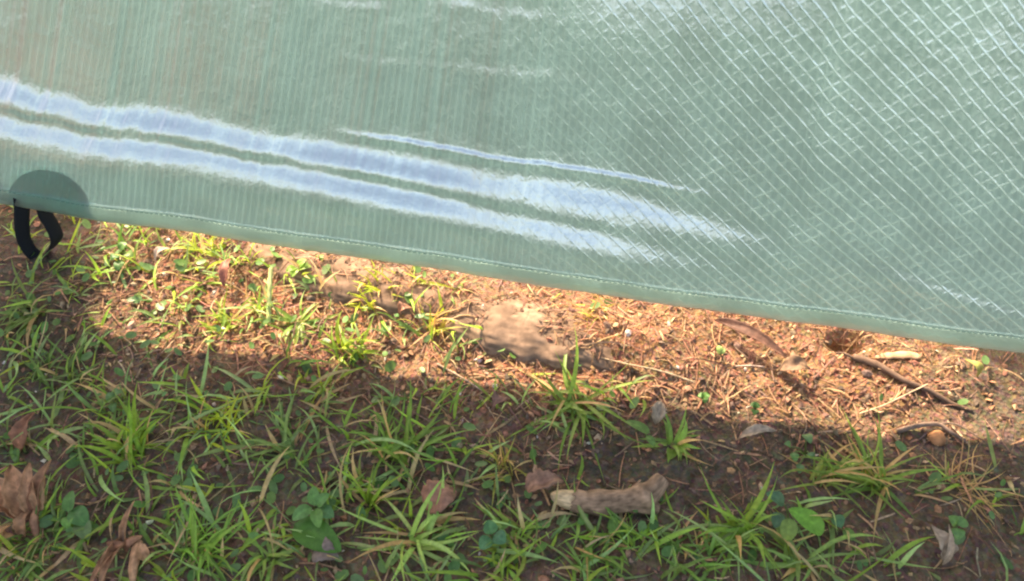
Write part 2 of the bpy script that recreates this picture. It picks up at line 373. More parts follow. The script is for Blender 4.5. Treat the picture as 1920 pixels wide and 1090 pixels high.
def build_strap():
    pts = [(40, 372), (41, 395), (41, 425), (46, 452), (60, 474), (76, 482), (91, 472), (104, 455), (106, 443), (97, 422), (85, 402), (80, 375)]
    wd = [(.9, .35, 0), (.9, .35, 0), (.9, .4, 0), (.8, .6, .1), (.55, .8, .2), (.4, .9, .1), (.45, .9, 0), (.55, .82, -.1), (.7, .7, 0), (.75, .6, .1), (.8, .5, .1), (.8, .5, 0)]
    dy = [0, .002, .004, .007, .010, .012, .012, .010, .008, .006, .003, 0]
    y0 = hem_pt(hem_x(65))[1] + .006
    P = np.array([on_plane_y(a, b, y0 + e) for (a, b), e in zip(pts, dy)]); W = np.array([nrm(q) for q in wd])
    s = np.linspace(0, len(pts) - 1, 60)
    def cr(A):
        o = []
        for q in s:
            i = min(int(q), len(A) - 2); f = q - i; p0, p1, p2, p3 = A[max(i - 1, 0)], A[i], A[i + 1], A[min(i + 2, len(A) - 1)]
            o.append(.5 * (2 * p1 + (p2 - p0) * f + (2 * p0 - 5 * p1 + 4 * p2 - p3) * f * f + (3 * p1 - p0 - 3 * p2 + p3) * f ** 3))
        return np.array(o)
    P = cr(P); W = cr(W); mb = MB(); vs = []
    for i in range(60):
        T = nrm(P[min(i + 1, 59)] - P[max(i - 1, 0)]); Wd = nrm(W[i] - T * np.dot(W[i], T)); Nn = np.cross(T, Wd)
        for a in np.linspace(-1, 1, 5): vs.append(P[i] + Wd * .0085 * a + Nn * (.0009 - .0003 * abs(a)) - O)
        for a in np.linspace(1, -1, 5): vs.append(P[i] + Wd * .0085 * a - Nn * (.0009 - .0003 * abs(a)) - O)
    fs = [(i * 10 + k, i * 10 + (k + 1) % 10, i * 10 + 10 + (k + 1) % 10, i * 10 + 10 + k) for i in range(59) for k in range(10)]
    mb.add(vs, fs, (.01, .01, .01)); o = mb.build("strap_loop", M_WEB, tarp); o['label'] = "black webbing loop hanging below the hem"
    # the rounded dark patch the loop is sewn to, on the far side of the film
    cx = hem_x(76); mb = MB(); vs = []; nc, nr = 25, 18; R = .055
    for i in range(nc):
        x = cx + R * (-1 + 2 * i / (nc - 1)); q = (x - cx) / R; top = .003 + .070 * math.sqrt(max(0, 1 - abs(q) ** 2.4))
        ci = np.clip(np.searchsorted(XS, x), 1, len(XS) - 1); f = (x - XS[ci - 1]) / (XS[ci] - XS[ci - 1])
        B = hem_frame(x)[2]
        for j in range(nr):
            t = .004 + (top - .003) * j / (nr - 1); tt = max(t, TS[0])
            k = int(np.clip(np.searchsorted(TS, tt), 1, len(TS) - 1)); g = (tt - TS[k - 1]) / (TS[k] - TS[k - 1])
            A = GRID[ci - 1] * (1 - f) + GRID[ci] * f; p = A[k - 1] * (1 - g) + A[k] * g
            if t < TS[0]: p = p + np.array([0, 0, t - TS[0]])
            vs.append(p + B * .007 - O)
    fs = [(i * nr + j, (i + 1) * nr + j, (i + 1) * nr + j + 1, i * nr + j + 1) for i in range(nc - 1) for j in range(nr - 1)]
    mb.add(vs, fs, (.36, .62, 1.0)); o = mb.build("reinforcement_patch", M_PATCH, tarp, solid=.0012); o['label'] = "dark rounded patch showing through the film"
build_strap()

# ------------------------------------------------------------------ generators
def strip(mb, P, wid, side, c0, c1=None, fold=.25):
    n = len(P); vs = []; cs = []; c1 = c1 if c1 is not None else c0
    for i in range(n):
        T = nrm(P[min(i + 1, n - 1)] - P[max(i - 1, 0)]); sd = nrm(side[i] - T * np.dot(side[i], T)); up = np.cross(sd, T)
        if up[2] < 0: up = -up
        wv = wid[i]; vs += [P[i] - sd * wv + up * wv * fold, P[i] - up * wv * fold * .4, P[i] + sd * wv + up * wv * fold]
        t = i / (n - 1); q = [a + (b - a) * t for a, b in zip(c0, c1)]; cs += [q, [k * 1.12 for k in q], q]
    fs = []
    for i in range(n - 1):
        for k in (0, 1): fs.append((i * 3 + k, i * 3 + k + 1, i * 3 + 4 + k, i * 3 + 3 + k))
    mb.add(vs, fs, cs)
def blade(mb, base, az, e0, e1, L, wd, c0, c1, n=6, twist=0.0, bend=0.0):
    P = [np.array(base, float)]; side = []; a = az
    for i in range(n):
        t = i / (n - 1); e = math.radians(e0 + (e1 - e0) * t)
        d = np.array([math.cos(e) * math.cos(a), math.cos(e) * math.sin(a), math.sin(e)]); a += bend / n
        s = np.array([-math.sin(a), math.cos(a), 0]); tw = twist * t
        side.append(s * math.cos(tw) + np.array([0, 0, 1]) * math.sin(tw))
        if i < n - 1: P.append(P[-1] + d * L / (n - 1))
    for p in P[1:]:
        z = hgt1(p[0], p[1]) + .0015
        if p[2] < z: p[2] = z
    wid = [wd * .5 * max(.05, (.62 + .5 * math.sin(math.pi * min(1, (i / (n - 1)) * 1.1)) ** .8) * (1 - (i / (n - 1)) ** 3.2)) for i in range(n)]
    strip(mb, P, wid, side, c0, c1)
GREEN = (.225, .345, .045); YGREEN = (.28, .35, .035); PALE = (.28, .40, .14); DKG = (.13, .22, .04); STRAW = (.44, .32, .16); BLUEG = (.18, .26, .09)
GRP_T = "grass tufts on the bare soil"
def tuft(px, py, n, Lp, wp, e_lo, e_hi, c, label, az=None, spread=math.pi, dry=.08, droop=(35, 80), rad=10):
    s = MPP(px, py); b0 = at(px, py); mb = MB()
    lean = random.uniform(0, 6.283)
    for k in range(n):
        r = rad * s * math.sqrt(random.random()); q = random.uniform(0, 6.283)
        b = b0 + np.array([r * math.cos(q), r * math.sin(q), 0]); b[2] = hgt1(b[0], b[1]) - .001
        a = ((random.uniform(0, 6.283) if random.random() < .55 else lean + random.gauss(0, .8)) if az is None else az + random.gauss(0, spread * .5))
        e0 = random.uniform(e_lo, e_hi); e1 = e0 - random.uniform(*droop); L = s * random.uniform(.3, 1.0) * Lp * 1.15; wv = s * wp * random.uniform(.45, 1.05)
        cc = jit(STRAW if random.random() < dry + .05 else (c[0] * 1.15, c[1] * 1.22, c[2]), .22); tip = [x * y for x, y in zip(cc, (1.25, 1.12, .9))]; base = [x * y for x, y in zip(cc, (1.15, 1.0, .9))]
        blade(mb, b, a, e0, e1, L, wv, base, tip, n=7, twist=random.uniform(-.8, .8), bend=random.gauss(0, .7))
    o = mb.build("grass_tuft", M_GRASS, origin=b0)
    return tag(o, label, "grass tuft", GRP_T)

# ------------------------------------------------------------------ prominent tufts
T_ = math.pi
tuft(250, 850, 46, 120, 8, 15, 75, (.15, .24, .03), "dense bright green grass tuft above the bottom left dead leaves", rad=34)
tuft(405, 800, 34, 95, 6, 25, 80, YGREEN, "yellowish green grass tuft uphill of the dense bright left tuft", rad=36)
tuft(375, 1030, 60, 125, 6, 15, 80, (.14, .25, .055), "fine bladed light green tuft at the bottom edge beside the curled brown strips", rad=36)
tuft(745, 845, 52, 135, 8, 12, 70, (.12, .20, .045), "broad dense green tuft in the middle of the shaded grass", rad=40)
tuft(695, 945, 20, 105, 7, 35, 85, (.16, .25, .04), "small upright tuft with a pale base right of the clover", rad=9)
tuft(775, 1015, 24, 165, 10, 5, 65, PALE, "pale wide bladed tuft sprawling below the red brown leaf", rad=20)
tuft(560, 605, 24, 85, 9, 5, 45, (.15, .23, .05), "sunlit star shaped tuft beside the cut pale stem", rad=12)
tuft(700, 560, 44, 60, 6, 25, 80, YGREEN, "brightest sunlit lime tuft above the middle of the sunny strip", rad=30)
tuft(655, 660, 40, 80, 7, 30, 85, (.17, .25, .035), "upright tuft at the lower shade line of the sunny strip", rad=26)
tuft(810, 612, 34, 75, 5, 25, 85, (.23, .25, .05), "yellow mixed dry tuft left of the bare root", rad=28, dry=.3)
tuft(1075, 755, 34, 170, 8, 5, 45, (.14, .22, .05), "low tuft of long flat blades spreading sideways below the root", rad=22, droop=(10, 45))
tuft(1262, 835, 20, 85, 11, 15, 70, (.15, .25, .06), "small broad bladed tuft standing alone on bare dark soil", rad=8)
tuft(1640, 905, 52, 150, 8, 10, 75, (.14, .22, .06), "large spreading tuft on the right side below the straw bed", rad=22)
tuft(1530, 905, 22, 130, 7, 20, 80, (.17, .23, .07), "thin pale tuft with long arching blades left of the large right tuft", rad=16, dry=.15)
tuft(1395, 1000, 34, 130, 10, 15, 80, (.15, .25, .055), "tall light green tuft left of the glossy oval leaf", rad=20)
tuft(1110, 1020, 50, 105, 7, 10, 70, (.12, .21, .06), "low leafy tuft below the broken stick", rad=60)
tuft(1300, 1040, 34, 110, 7, 15, 80, (.12, .21, .06), "bushy tuft at the bottom edge under the tall light green tuft", rad=44)
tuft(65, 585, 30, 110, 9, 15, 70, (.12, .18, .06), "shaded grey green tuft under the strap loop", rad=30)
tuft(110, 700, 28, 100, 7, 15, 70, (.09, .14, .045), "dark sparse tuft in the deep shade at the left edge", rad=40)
tuft(945, 885, 40, 75, 4, 25, 85, (.22, .23, .06), "yellowed wispy tuft left of the broken stick", rad=28, dry=.45)
tuft(1805, 915, 44, 105, 3.4, 2, 28, (.27, .23, .12), "dry straw coloured tuft at the right edge", rad=34, dry=.6, droop=(5, 40))
tuft(545, 845, 20, 145, 7, 5, 55, (.15, .22, .08), "sprawling pale tuft left of the broad dense middle tuft", rad=20)
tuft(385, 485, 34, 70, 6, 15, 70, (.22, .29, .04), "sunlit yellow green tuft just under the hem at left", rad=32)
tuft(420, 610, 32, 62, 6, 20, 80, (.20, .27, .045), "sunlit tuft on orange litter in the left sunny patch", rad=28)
tuft(1120, 590, 22, 70, 5, 20, 80, (.25, .24, .07), "sparse yellowing tuft growing over the bare root", rad=28, dry=.4)
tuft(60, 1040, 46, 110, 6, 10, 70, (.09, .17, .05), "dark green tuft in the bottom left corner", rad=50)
tuft(500, 1050, 26, 100, 8, 10, 75, (.15, .24, .07), "light green tuft left of the dark oval leaf at bottom edge", rad=16)
tuft(960, 1010, 30, 95, 8, 10, 60, (.17, .25, .06), "tuft of short broad blades below the brown leaf by the stick", rad=34)
tuft(1510, 1055, 22, 150, 11, 5, 50, (.16, .24, .09), "pale wide bladed tuft at the bottom edge below the oval leaf", rad=16)

# ------------------------------------------------------------------ background grass and litter (uncountable)
GR = [(-450, 850, 420, 330, .75), (2250, 950, 260, 170, .4), (900, 1420, 1100, 190, .75), (70, 520, 110, 110, .6), (330, 470, 130, 60, .8), (820, 1060, 900, 60, .7), (250, 850, 260, 200, 1.0), (700, 900, 330, 170, .9), (1180, 1040, 350, 70, .8), (80, 620, 150, 140, .55), (430, 540, 220, 120, 1.0), (700, 610, 180, 100, 1.0),
      (1600, 960, 170, 90, .45), (400, 760, 260, 70, .6), (1040, 750, 200, 50, .35), (300, 1040, 400, 90, .7), (1850, 960, 120, 60, .3)]
def scatter(n, fn, xr=(-1.5, 1.3), yr=(.0, 1.2)):
    out = []
    while len(out) < n:
        x = rng.uniform(*xr, 4000); y = rng.uniform(*yr, 4000); px, py = PX(np.stack([x, y, np.zeros(4000)], 1)); pr = fn(px, py); k = rng.random(4000) < pr
        out += list(zip(x[k], y[k], px[k], py[k]))
    return out[:n]
mb = MB()
for x, y, px, py in scatter(1120, lambda a, b: np.clip(gfield(a, b, GR), .015, 1)):
    c = random.choice([GREEN, GREEN, YGREEN, PALE, BLUEG, DKG, (.16, .22, .06)])
    for k in range(random.randint(1, 4)):
        q = (x + random.gauss(0, .006), y + random.gauss(0, .006)); b = (q[0], q[1], hgt1(*q) - .001)
        cc = jit(STRAW if random.random() < .14 else c, .25)
        blade(mb, b, random.uniform(0, 6.28), random.uniform(8, 80), random.uniform(-35, 25), random.uniform(.015, .058), random.uniform(.0012, .0046), cc, [v * 1.2 for v in cc], n=5, twist=random.uniform(-1, 1), bend=random.uniform(-1.2, 1.2))
for x, y, px, py in scatter(290, lambda a, b: np.clip(gfield(a, b, GR) * sst(660, 820, b), .004, 1)):
    cc = jit(random.choice([PALE, PALE, GREEN, (.24, .30, .10), STRAW]), .2)
    blade(mb, (x, y, hgt1(x, y) - .001), random.uniform(0, 6.28), random.uniform(5, 55), random.uniform(-45, 5), random.uniform(.04, .095), random.uniform(.0022, .0055), cc, [v * 1.15 for v in cc], n=8, twist=random.uniform(-1.5, 1.5), bend=random.uniform(-1.0, 1.0))
tag(mb.build("grass", M_GRASS), "short thin grass scattered over the soil", "grass", kind='stuff')

# small rounded ground-cover leaves (chickweed / clover seedlings)
mb = MB()
for x, y, px, py in scatter(700, lambda a, b: np.clip(gfield(a, b, GR) * .8, .02, 1)):
    r = random.uniform(.003, .0075); z = hgt1(x, y) + random.uniform(.003, .014); a = random.uniform(0, 6.28); tl = random.gauss(0, .35); tl2 = random.gauss(0, .35)
    c = jit(random.choice([(.12, .22, .05), (.09, .18, .05), (.14, .24, .08)]), .2); vs = [(x, y, z - r * .15)]
    for k in range(9):
        t = k / 9 * 6.283; rr = r * (1 + .15 * math.cos(2 * t)); u, v = rr * math.cos(t), rr * .8 * math.sin(t)
        vs.append((x + u * math.cos(a) - v * math.sin(a), y + u * math.sin(a) + v * math.cos(a), z + u * tl + v * tl2))
    mb.add(vs, [(0, k + 1, (k + 1) % 9 + 1) for k in range(9)], c)
tag(mb.build("ground_cover", M_WEED), "tiny rounded weed leaves among the grass", "ground cover", kind='stuff')

LIT = [(b[0], b[1], b[2] * 1.1, b[3] * 1.1, b[4]) for b in RED]
def litd(a, b): return np.clip(.20 + gfield(a, b, LIT) - .3 * gfield(a, b, [(1880, 720, 120, 160, .5), (60, 500, 120, 150, .7)]), .06, 1)
SC = [(.33, .205, .115), (.28, .15, .085), (.25, .12, .075), (.42, .28, .17), (.21, .12, .08), (.31, .17, .10), (.17, .105, .075), (.35, .195, .11)]
mb = MB()
for x, y, px, py in scatter(7600, litd):
    L = random.uniform(.008, .045) * random.uniform(.6, 1.2); wd = random.uniform(.0004, .0012) * random.uniform(.6, 1.1); a = random.uniform(0, 6.28); be = random.gauss(0, .55); n = 5
    P = []; q = np.array([x, y]); lift = random.uniform(.0005, .007) * random.random(); ph = random.random(); arch = random.uniform(0, .0018)
    for i in range(n):
        t = i / (n - 1); P.append(np.array([q[0], q[1], hs(*q) + .0008 + lift + arch * math.sin(t * 3.14) + (t - .5) * lift])); a += be / n
        q = q + np.array([math.cos(a), math.sin(a)]) * L / (n - 1)
    s = np.array([-math.sin(a), math.cos(a), random.uniform(-.8, .8)])
    strip(mb, P, [wd * (.5 + .6 * math.sin(3.14 * (.15 + .7 * i / (n - 1)))) for i in range(n)], [s] * n, jit(random.choice(SC), .3), fold=.5)
tag(mb.build("straw_litter", M_STRAW), "dry reddish straw and rootlets strewn over the soil", "litter", kind='stuff')
mb = MB()
for x, y, px, py in scatter(27000, lambda a, b: np.clip(litd(a, b) + .15, .25, 1)):
    r = random.uniform(.0012, .0058) * random.uniform(.5, 1.25); z = hs(x, y) + r * random.uniform(.1, .6); a = random.uniform(0, 6.28); el = random.uniform(.3, .9); N3 = nrm([random.gauss(0, .6), random.gauss(0, .6), 1])
    if z - hgt1(x, y) > .006 and random.random() < .25: continue
    e1 = nrm(np.cross(N3, [math.cos(a), math.sin(a), 0])); e2 = np.cross(N3, e1); c0 = np.array([x, y, z]); m = random.randint(4, 6)
    vs = [c0 + N3 * r * random.uniform(.15, .5)] + [c0 + (e1 * math.cos(k / m * 6.283) + e2 * el * math.sin(k / m * 6.283)) * r * random.uniform(.65, 1.25) - N3 * r * random.uniform(0, .2) for k in range(m)]
    c = jit(random.choice(SC + [(.13, .09, .065)] * 3 + ([(.6, .52, .44)] if random.random() < .2 else [])), .3)
    mb.add(vs, [(0, k + 1, (k + 1) % m + 1) for k in range(m)], c)
tag(mb.build("leaf_crumbs", M_STRAW, smooth=False), "crumbled leaf flakes and soil crumbs covering the ground", "litter", kind='stuff')

# ------------------------------------------------------------------ wood: root, sticks, twigs
def tube(mb, P, R, c, seg=12, rough=.12, caps=True, flat=1.0, nfreq=160, seedz=0.0):
    P = [np.array(p, float) for p in P]; n = len(P); o = []; up = np.array([0, 0, 1.])
    for i in range(n):
        T = nrm(P[min(i + 1, n - 1)] - P[max(i - 1, 0)]); s = nrm(np.cross(T, up)); u = np.cross(s, T)
        for k in range(seg):
            q = k / seg * 6.283; d = s * math.cos(q) + u * math.sin(q) * flat; p0 = P[i] + d * R[i]
            k2 = 1 + rough * (mnoise.noise((p0[0] * nfreq, p0[1] * nfreq, p0[2] * nfreq + seedz)) + .6 * mnoise.noise((q * 1.5, i * .05, seedz)))
            o.append(P[i] + d * R[i] * k2)
    fs = [(i * seg + k, i * seg + (k + 1) % seg, (i + 1) * seg + (k + 1) % seg, (i + 1) * seg + k) for i in range(n - 1) for k in range(seg)]
    if caps: fs += [tuple(range(seg))[::-1], tuple(range((n - 1) * seg, n * seg))]
    cs = []
    for i in range(n):
        for k in range(seg): cs.append([ch * (1 + .25 * mnoise.noise((o[i * seg + k][0] * 90, o[i * seg + k][1] * 90, seedz))) for ch in c])
    mb.add(o, fs, cs)
def spline(pts, n):
    A = [np.array(p, float) for p in pts]; out = []
    for s in np.linspace(0, len(A) - 1, n):
        i = min(int(s), len(A) - 2); f = s - i; p0, p1, p2, p3 = A[max(i - 1, 0)], A[i], A[i + 1], A[min(i + 2, len(A) - 1)]
        out.append(.5 * (2 * p1 + (p2 - p0) * f + (2 * p0 - 5 * p1 + 4 * p2 - p3) * f * f + (3 * p1 - p0 - 3 * p2 + p3) * f ** 3))
    return out
def ipath(pts, n): return spline([at(a, b, l) for a, b, l in pts], n)

def bark_tube(mb, P, R, c, seg=44, deep=.07, sz=0.0, jag=0.0, flat=1.0):
    n = len(P); vs = []; cs = []; up = np.array([0, 0, 1.])
    for i in range(n):
        T = nrm(P[min(i + 1, n - 1)] - P[max(i - 1, 0)]); sd = nrm(np.cross(T, up)); u = np.cross(sd, T)
        for k in range(seg):
            q = k / seg * 6.283; cx, cy = math.cos(q), math.sin(q)
            f = mnoise.noise((cx * 3.2, cy * 3.2, i * .05 + sz)); g = mnoise.noise((cx * 7, cy * 7, i * .16 + sz)); l = mnoise.noise((cx * 1.2, cy * 1.2, i * .09 + sz + 5))
            crack = max(0, .16 - abs(f)) / .16
            rr = R[i] * (1 + .06 * l + .03 * g - deep * crack)
            e = (T * (jag * (mnoise.noise((cx * 2.6, cy * 2.6, 9)) + .5 * mnoise.noise((cx * 8, cy * 8, 2))))) * max(0, 1 - i / 6)
            vs.append(P[i] + (sd * cx + u * cy * flat) * rr + e); kk = (1 + .4 * g + .38 * l) * (1 - .3 * crack); cs.append([max(.01, x * kk) for x in c])
    fs = [(i * seg + k, i * seg + (k + 1) % seg, (i + 1) * seg + (k + 1) % seg, (i + 1) * seg + k) for i in range(n - 1) for k in range(seg)]
    fs.append(tuple((n - 1) * seg + k for k in range(seg))); mb.add(vs, fs, cs)
P = ipath([(470, 440, -.03), (600, 488, -.020), (720, 522, -.0185), (830, 552, -.0185), (920, 590, -.018), (1010, 616, -.018), (1110, 634, -.020), (1230, 660, -.04)], 160)
R = [.044 * (1 + .10 * math.sin(i * .075) + .05 * math.sin(i * .41)) for i in range(160)]
mb = MB(); bark_tube(mb, P, R, (.20, .130, .086), seg=90, deep=.05, flat=.55)
tag(mb.build("tree_root", M_BARK, origin=P[80]), "bare tan tree root half buried in the soil just under the hem", "root")

t = empty("broken_stick", at(1140, 945)); tag(t, "short thick broken stick lying in shaded grass, one end pale bare wood", "stick"); o0 = at(1140, 945)
P = ipath([(1074, 948, .012), (1105, 952, .012), (1150, 950, .012), (1190, 944, .012), (1215, 935, .013), (1238, 912, .017)], 90); mb = MB()
bark_tube(mb, [p - o0 for p in P], [.0122 * (1 + .28 * math.exp(-((i - 64) / 9) ** 2) + .12 * math.exp(-((i - 26) / 6) ** 2)) * (1 - .3 * (i / 89) ** 5) for i in range(90)], (.27, .172, .108), jag=.006)
P2 = ipath([(1190, 948, .009), (1212, 954, .007), (1234, 957, .004)], 26); bark_tube(mb, [p - o0 for p in P2], [.0095 * (1 - .45 * (i / 25) ** 2) for i in range(26)], (.27, .172, .108), sz=3)
mb.build("bark", M_BARK, t)
mb = MB(); P = ipath([(1096, 950, .012), (1070, 947, .0115), (1046, 939, .009), (1033, 932, .007)], 40); bark_tube(mb, [p - o0 for p in P], [.0105 * (1 - .85 * max(0, (i - 14) / 25) ** 1.5) for i in range(40)], (.62, .45, .26), deep=.08, sz=7)
mb.build("broken_end", M_WOOD, t)

def twig(name, pts, r0, r1, c, label, cat="twig", n=26, rough=.2, branches=()):
    P = ipath(pts, n); mb = MB(); tube(mb, P, [r0 + (r1 - r0) * i / (n - 1) for i in range(n)], c, 9, rough)
    for pts2, ra, rb in branches:
        Q = ipath(pts2, 10); tube(mb, Q, [ra + (rb - ra) * i / 9 for i in range(10)], c, 7, rough)
    return tag(mb.build(name, M_WOOD, origin=P[n // 2]), label, cat)
twig("twig", [(1598, 672, .004), (1640, 690, .006), (1690, 718, .006), (1740, 738, .005), (1780, 758, .004), (1822, 772, .001)], .0046, .0022, (.13, .082, .056), "long straight brown twig lying on the sunlit straw bed at right", branches=[([(1600, 676, .004), (1580, 668, .006), (1566, 665, .003)], .0022, .001)])
twig("straw_stem", [(1610, 779, .003), (1650, 768, .007), (1690, 750, .009), (1735, 727, .008)], .0011, .0007, (.52, .36, .22), "thin pale straw stem crossing below the long brown twig", "stem")
twig("twig", [(1680, 812, .003), (1715, 804, .006), (1752, 802, .007), (1780, 815, .005), (1808, 830, .003)], .0032, .0022, (.17, .115, .085), "crooked grey brown twig at the lower end of the straw bed", branches=[([(1752, 802, .007), (1790, 803, .008), (1850, 835, .003)], .0014, .0006)])
twig("cut_stalk", [(505, 608, .002), (511, 575, .018), (520, 538, .036)], .0030, .0026, (.40, .42, .16), "cut pale stem standing upright in the sunny patch", "stalk", rough=.05)
twig("straw_stem", [(1378, 690, .004), (1405, 690, .005), (1432, 691, .004)], .0008, .0006, (.6, .45, .34), "short white straw stem under the curled bark strip", "stem")
twig("straw_stem", [(1300, 720, .004), (1240, 700, .006), (1180, 686, .006), (1120, 672, .004)], .0011, .0006, (.45, .33, .2), "long thin straw stem below the bare root", "stem")
twig("twig", [(820, 685, .003), (870, 715, .005), (930, 752, .003)], .0013, .0009, (.36, .25, .17), "thin straight twig below the sunny strip beside the wide flat blades")
mb = MB(); P = ipath([(1640, 673, .003), (1665, 671, .005), (1700, 671, .006), (1724, 674, .005)], 14); tube(mb, P, [.0012, .0026, .0036, .0042, .005, .0047, .005, .0053, .005, .0054, .0050, .0045, .0030, .0012], (.40, .25, .14), 16, .22, flat=.5, nfreq=90)
tag(mb.build("wood_chip", M_WOOD, origin=P[7]), "smooth pale wood chip above the long brown twig", "wood chip")
mb = MB(); P = ipath([(1747, 812, .000), (1752, 819, .003), (1758, 828, .003), (1764, 836, -.001)], 10); tube(mb, P, [.003, .0075, .0092, .0098, .0100, .0098, .0092, .008, .006, .002], (.36, .17, .075), 18, .2, flat=.55, nfreq=70)
tag(mb.build("nut_shell", M_WOOD, origin=P[5]), "small orange brown rounded nut shell under the crooked twig", "nut shell")

# ------------------------------------------------------------------ leaves
def leaf(mb, base, tip, width, c0, c1, up=0.012, curl=0.0, fold=0.2, wave=0.0, nl=16, nw=9, shape=(.75, 1.0), lift0=.002, side=None, rag=0.0, wavef=9.0):
    base = np.array(base, float); tip = np.array(tip, float); D = tip - base; L = np.linalg.norm(D); T = D / L
    sd = nrm(np.cross([0, 0, 1], T)) if side is None else nrm(np.array(side) - T * np.dot(side, T)); N3 = np.cross(T, sd)
    if side is None and N3[2] < 0: N3 = -N3
    vs = []; cs = []; ph = random.uniform(0, 9)
    for i in range(nl):
        t = i / (nl - 1); wv = width * .5 * (math.sin(math.pi * t ** shape[0]) ** shape[1]) + width * .015
        ctr = base + D * t + N3 * (lift0 + up * math.sin(math.pi * t))
        for j in range(nw):
            s = -1 + 2 * j / (nw - 1); ww = wv * (1 + rag * mnoise.noise((t * 14, s * 2, ph)))
            if abs(curl) > .01:
                th = s * curl; rr = ww / abs(curl); o = sd * rr * math.sin(abs(curl) * s) + N3 * rr * (1 - math.cos(th)) * (1 if curl > 0 else -1)
            else: o = sd * ww * s
            o = o + N3 * (abs(s) * ww * fold + wave * width * mnoise.noise((t * wavef * .35 + ph, s * 1.6, ph)))
            vs.append(ctr + o); q = [a + (b - a) * t for a, b in zip(c0, c1)]; k = 1.18 if j == nw // 2 else 1.0
            k *= 1 + .18 * mnoise.noise((t * 7, s * 5, ph)); cs.append([max(.003, x * k) for x in q])
    fs = [(i * nw + j, i * nw + j + 1, (i + 1) * nw + j + 1, (i + 1) * nw + j) for i in range(nl - 1) for j in range(nw - 1)]
    mb.add(vs, fs, cs)
BR = (.36, .185, .095); BR2 = (.44, .245, .13); RB = (.26, .115, .07); GB = (.34, .26, .20)
def L2(px, py, h): return G(px, py, h)
# crumpled leaf at the left edge
mb = MB(); o0 = at(75, 930)
for a, b, wd, cu, c0, c1 in [((66, 975, .010), (20, 872, .034), 62, 1.3, BR, BR2), ((70, 965, .012), (58, 868, .040), 44, 1.5, BR2, BR), ((72, 965, .012), (98, 862, .036), 34, 1.7, RB, BR2), ((60, 970, .008), (-20, 900, .028), 60, 1.1, BR, BR2), ((74, 960, .012), (84, 890, .030), 40, -1.4, BR2, BR2),
                             ((48, 1008, .005), (62, 950, .016), 30, 1.6, BR, BR2), ((70, 1010, .005), (72, 945, .014), 26, -1.8, RB, BR2)]:
    s = MPP(60, 930); leaf(mb, L2(*a), L2(*b), wd * s, c0, c1, up=.010, curl=cu, fold=.05, wave=.14, rag=.25, shape=(.6, .7))
tag(mb.build("dead_leaf", M_DRY, origin=o0, solid=.0004), "big crumpled orange brown dead leaf at the left edge", "dead leaf", "dead leaves in the grass")
mb = MB(); s = MPP(20, 1000)
for a, b, wd, cu in [((-10, 1030, .004), (22, 985, .018), 44, 1.3), ((5, 1020, .003), (30, 1005, .012), 34, -1.2)]: leaf(mb, L2(*a), L2(*b), wd * s, (.42, .2, .08), (.46, .26, .11), up=.008, curl=cu, wave=.12, rag=.3)
tag(mb.build("dead_leaf", M_DRY, origin=at(15, 1005), solid=.0004), "small orange dead leaf below the big crumpled one", "dead leaf", "dead leaves in the grass")
mb = MB(); s = MPP(230, 1020)
for a, b, wd, cu, c0, c1 in [((238, 1020, .010), (255, 938, .038), 20, 1.6, BR2, BR2), ((236, 1025, .008), (240, 960, .026), 12, 1.5, GB, BR2), ((240, 1012, .012), (190, 1100, .012), 34, 1.7, BR, BR2), ((232, 1025, .010), (168, 1105, .016), 22, 1.8, BR2, BR), ((262, 1010, .018), (250, 1110, .008), 30, -1.5, BR2, BR2), ((262, 1018, .026), (280, 1050, .012), 26, 1.2, BR2, BR2), ((236, 1032, .010), (270, 1006, .02), 28, -1.4, RB, BR), ((215, 1040, .006), (245, 1020, .02), 26, 1.2, RB, BR)]:
    leaf(mb, L2(*a), L2(*b), wd * s, c0, c1, up=.008, curl=cu, wave=.10, rag=.2, shape=(.6, .6))
tag(mb.build("dead_leaf", M_DRY, origin=at(230, 1030), solid=.0004), "dead leaf rolled into long narrow tan strips at the bottom edge", "dead leaf", "dead leaves in the grass")
def flat_leaf(name, pts, wd, c0, c1, label, cat, group=None, mat=M_DRY, **k):
    (a, b) = pts; m = MB(); s = MPP(a[0], a[1]); leaf(m, at(*a), at(*b), wd * s, c0, c1, **k); return tag(m.build(name, mat, origin=at((a[0] + b[0]) / 2, (a[1] + b[1]) / 2), solid=.0004), label, cat, group)
DG = "dead leaves in the grass"
flat_leaf("dead_leaf", ((796, 955, .006), (858, 930, .008)), 66, (.30, .14, .085), (.33, .17, .11), "flat red brown dead leaf between green blades, left of the stick", "dead leaf", DG, wave=.15, rag=.25, shape=(.6, .6), fold=.1)
flat_leaf("dead_leaf", ((985, 925, .006), (1056, 912, .010)), 44, (.28, .145, .09), (.30, .17, .11), "curled brown dead leaf touching the pale end of the broken stick", "dead leaf", DG, wave=.25, rag=.3, shape=(.6, .6), curl=.7)
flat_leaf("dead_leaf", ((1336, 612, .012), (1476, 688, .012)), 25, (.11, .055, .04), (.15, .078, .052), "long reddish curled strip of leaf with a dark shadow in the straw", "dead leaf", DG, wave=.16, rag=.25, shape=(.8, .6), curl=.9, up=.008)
flat_leaf("dead_leaf", ((1458, 702, .006), (1515, 700, .008)), 36, (.20, .12, .075), (.22, .14, .08), "small brown dead leaf at the lower end of the reddish strip", "dead leaf", DG, wave=.2, rag=.3, curl=.5)
flat_leaf("dead_leaf", ((1762, 1052, .004), (1728, 1000, .022)), 40, (.34, .25, .17), (.38, .28, .2), "pale grey torn dead leaf standing at the lower right", "dead leaf", DG, wave=.15, rag=.4, curl=.6)
flat_leaf("dead_leaf", ((1762, 1062, .004), (1758, 1002, .026)), 14, (.40, .29, .2), (.43, .32, .22), "narrow pale dead leaf upright beside the grey torn one", "dead leaf", DG, wave=.1, rag=.2, curl=.8)
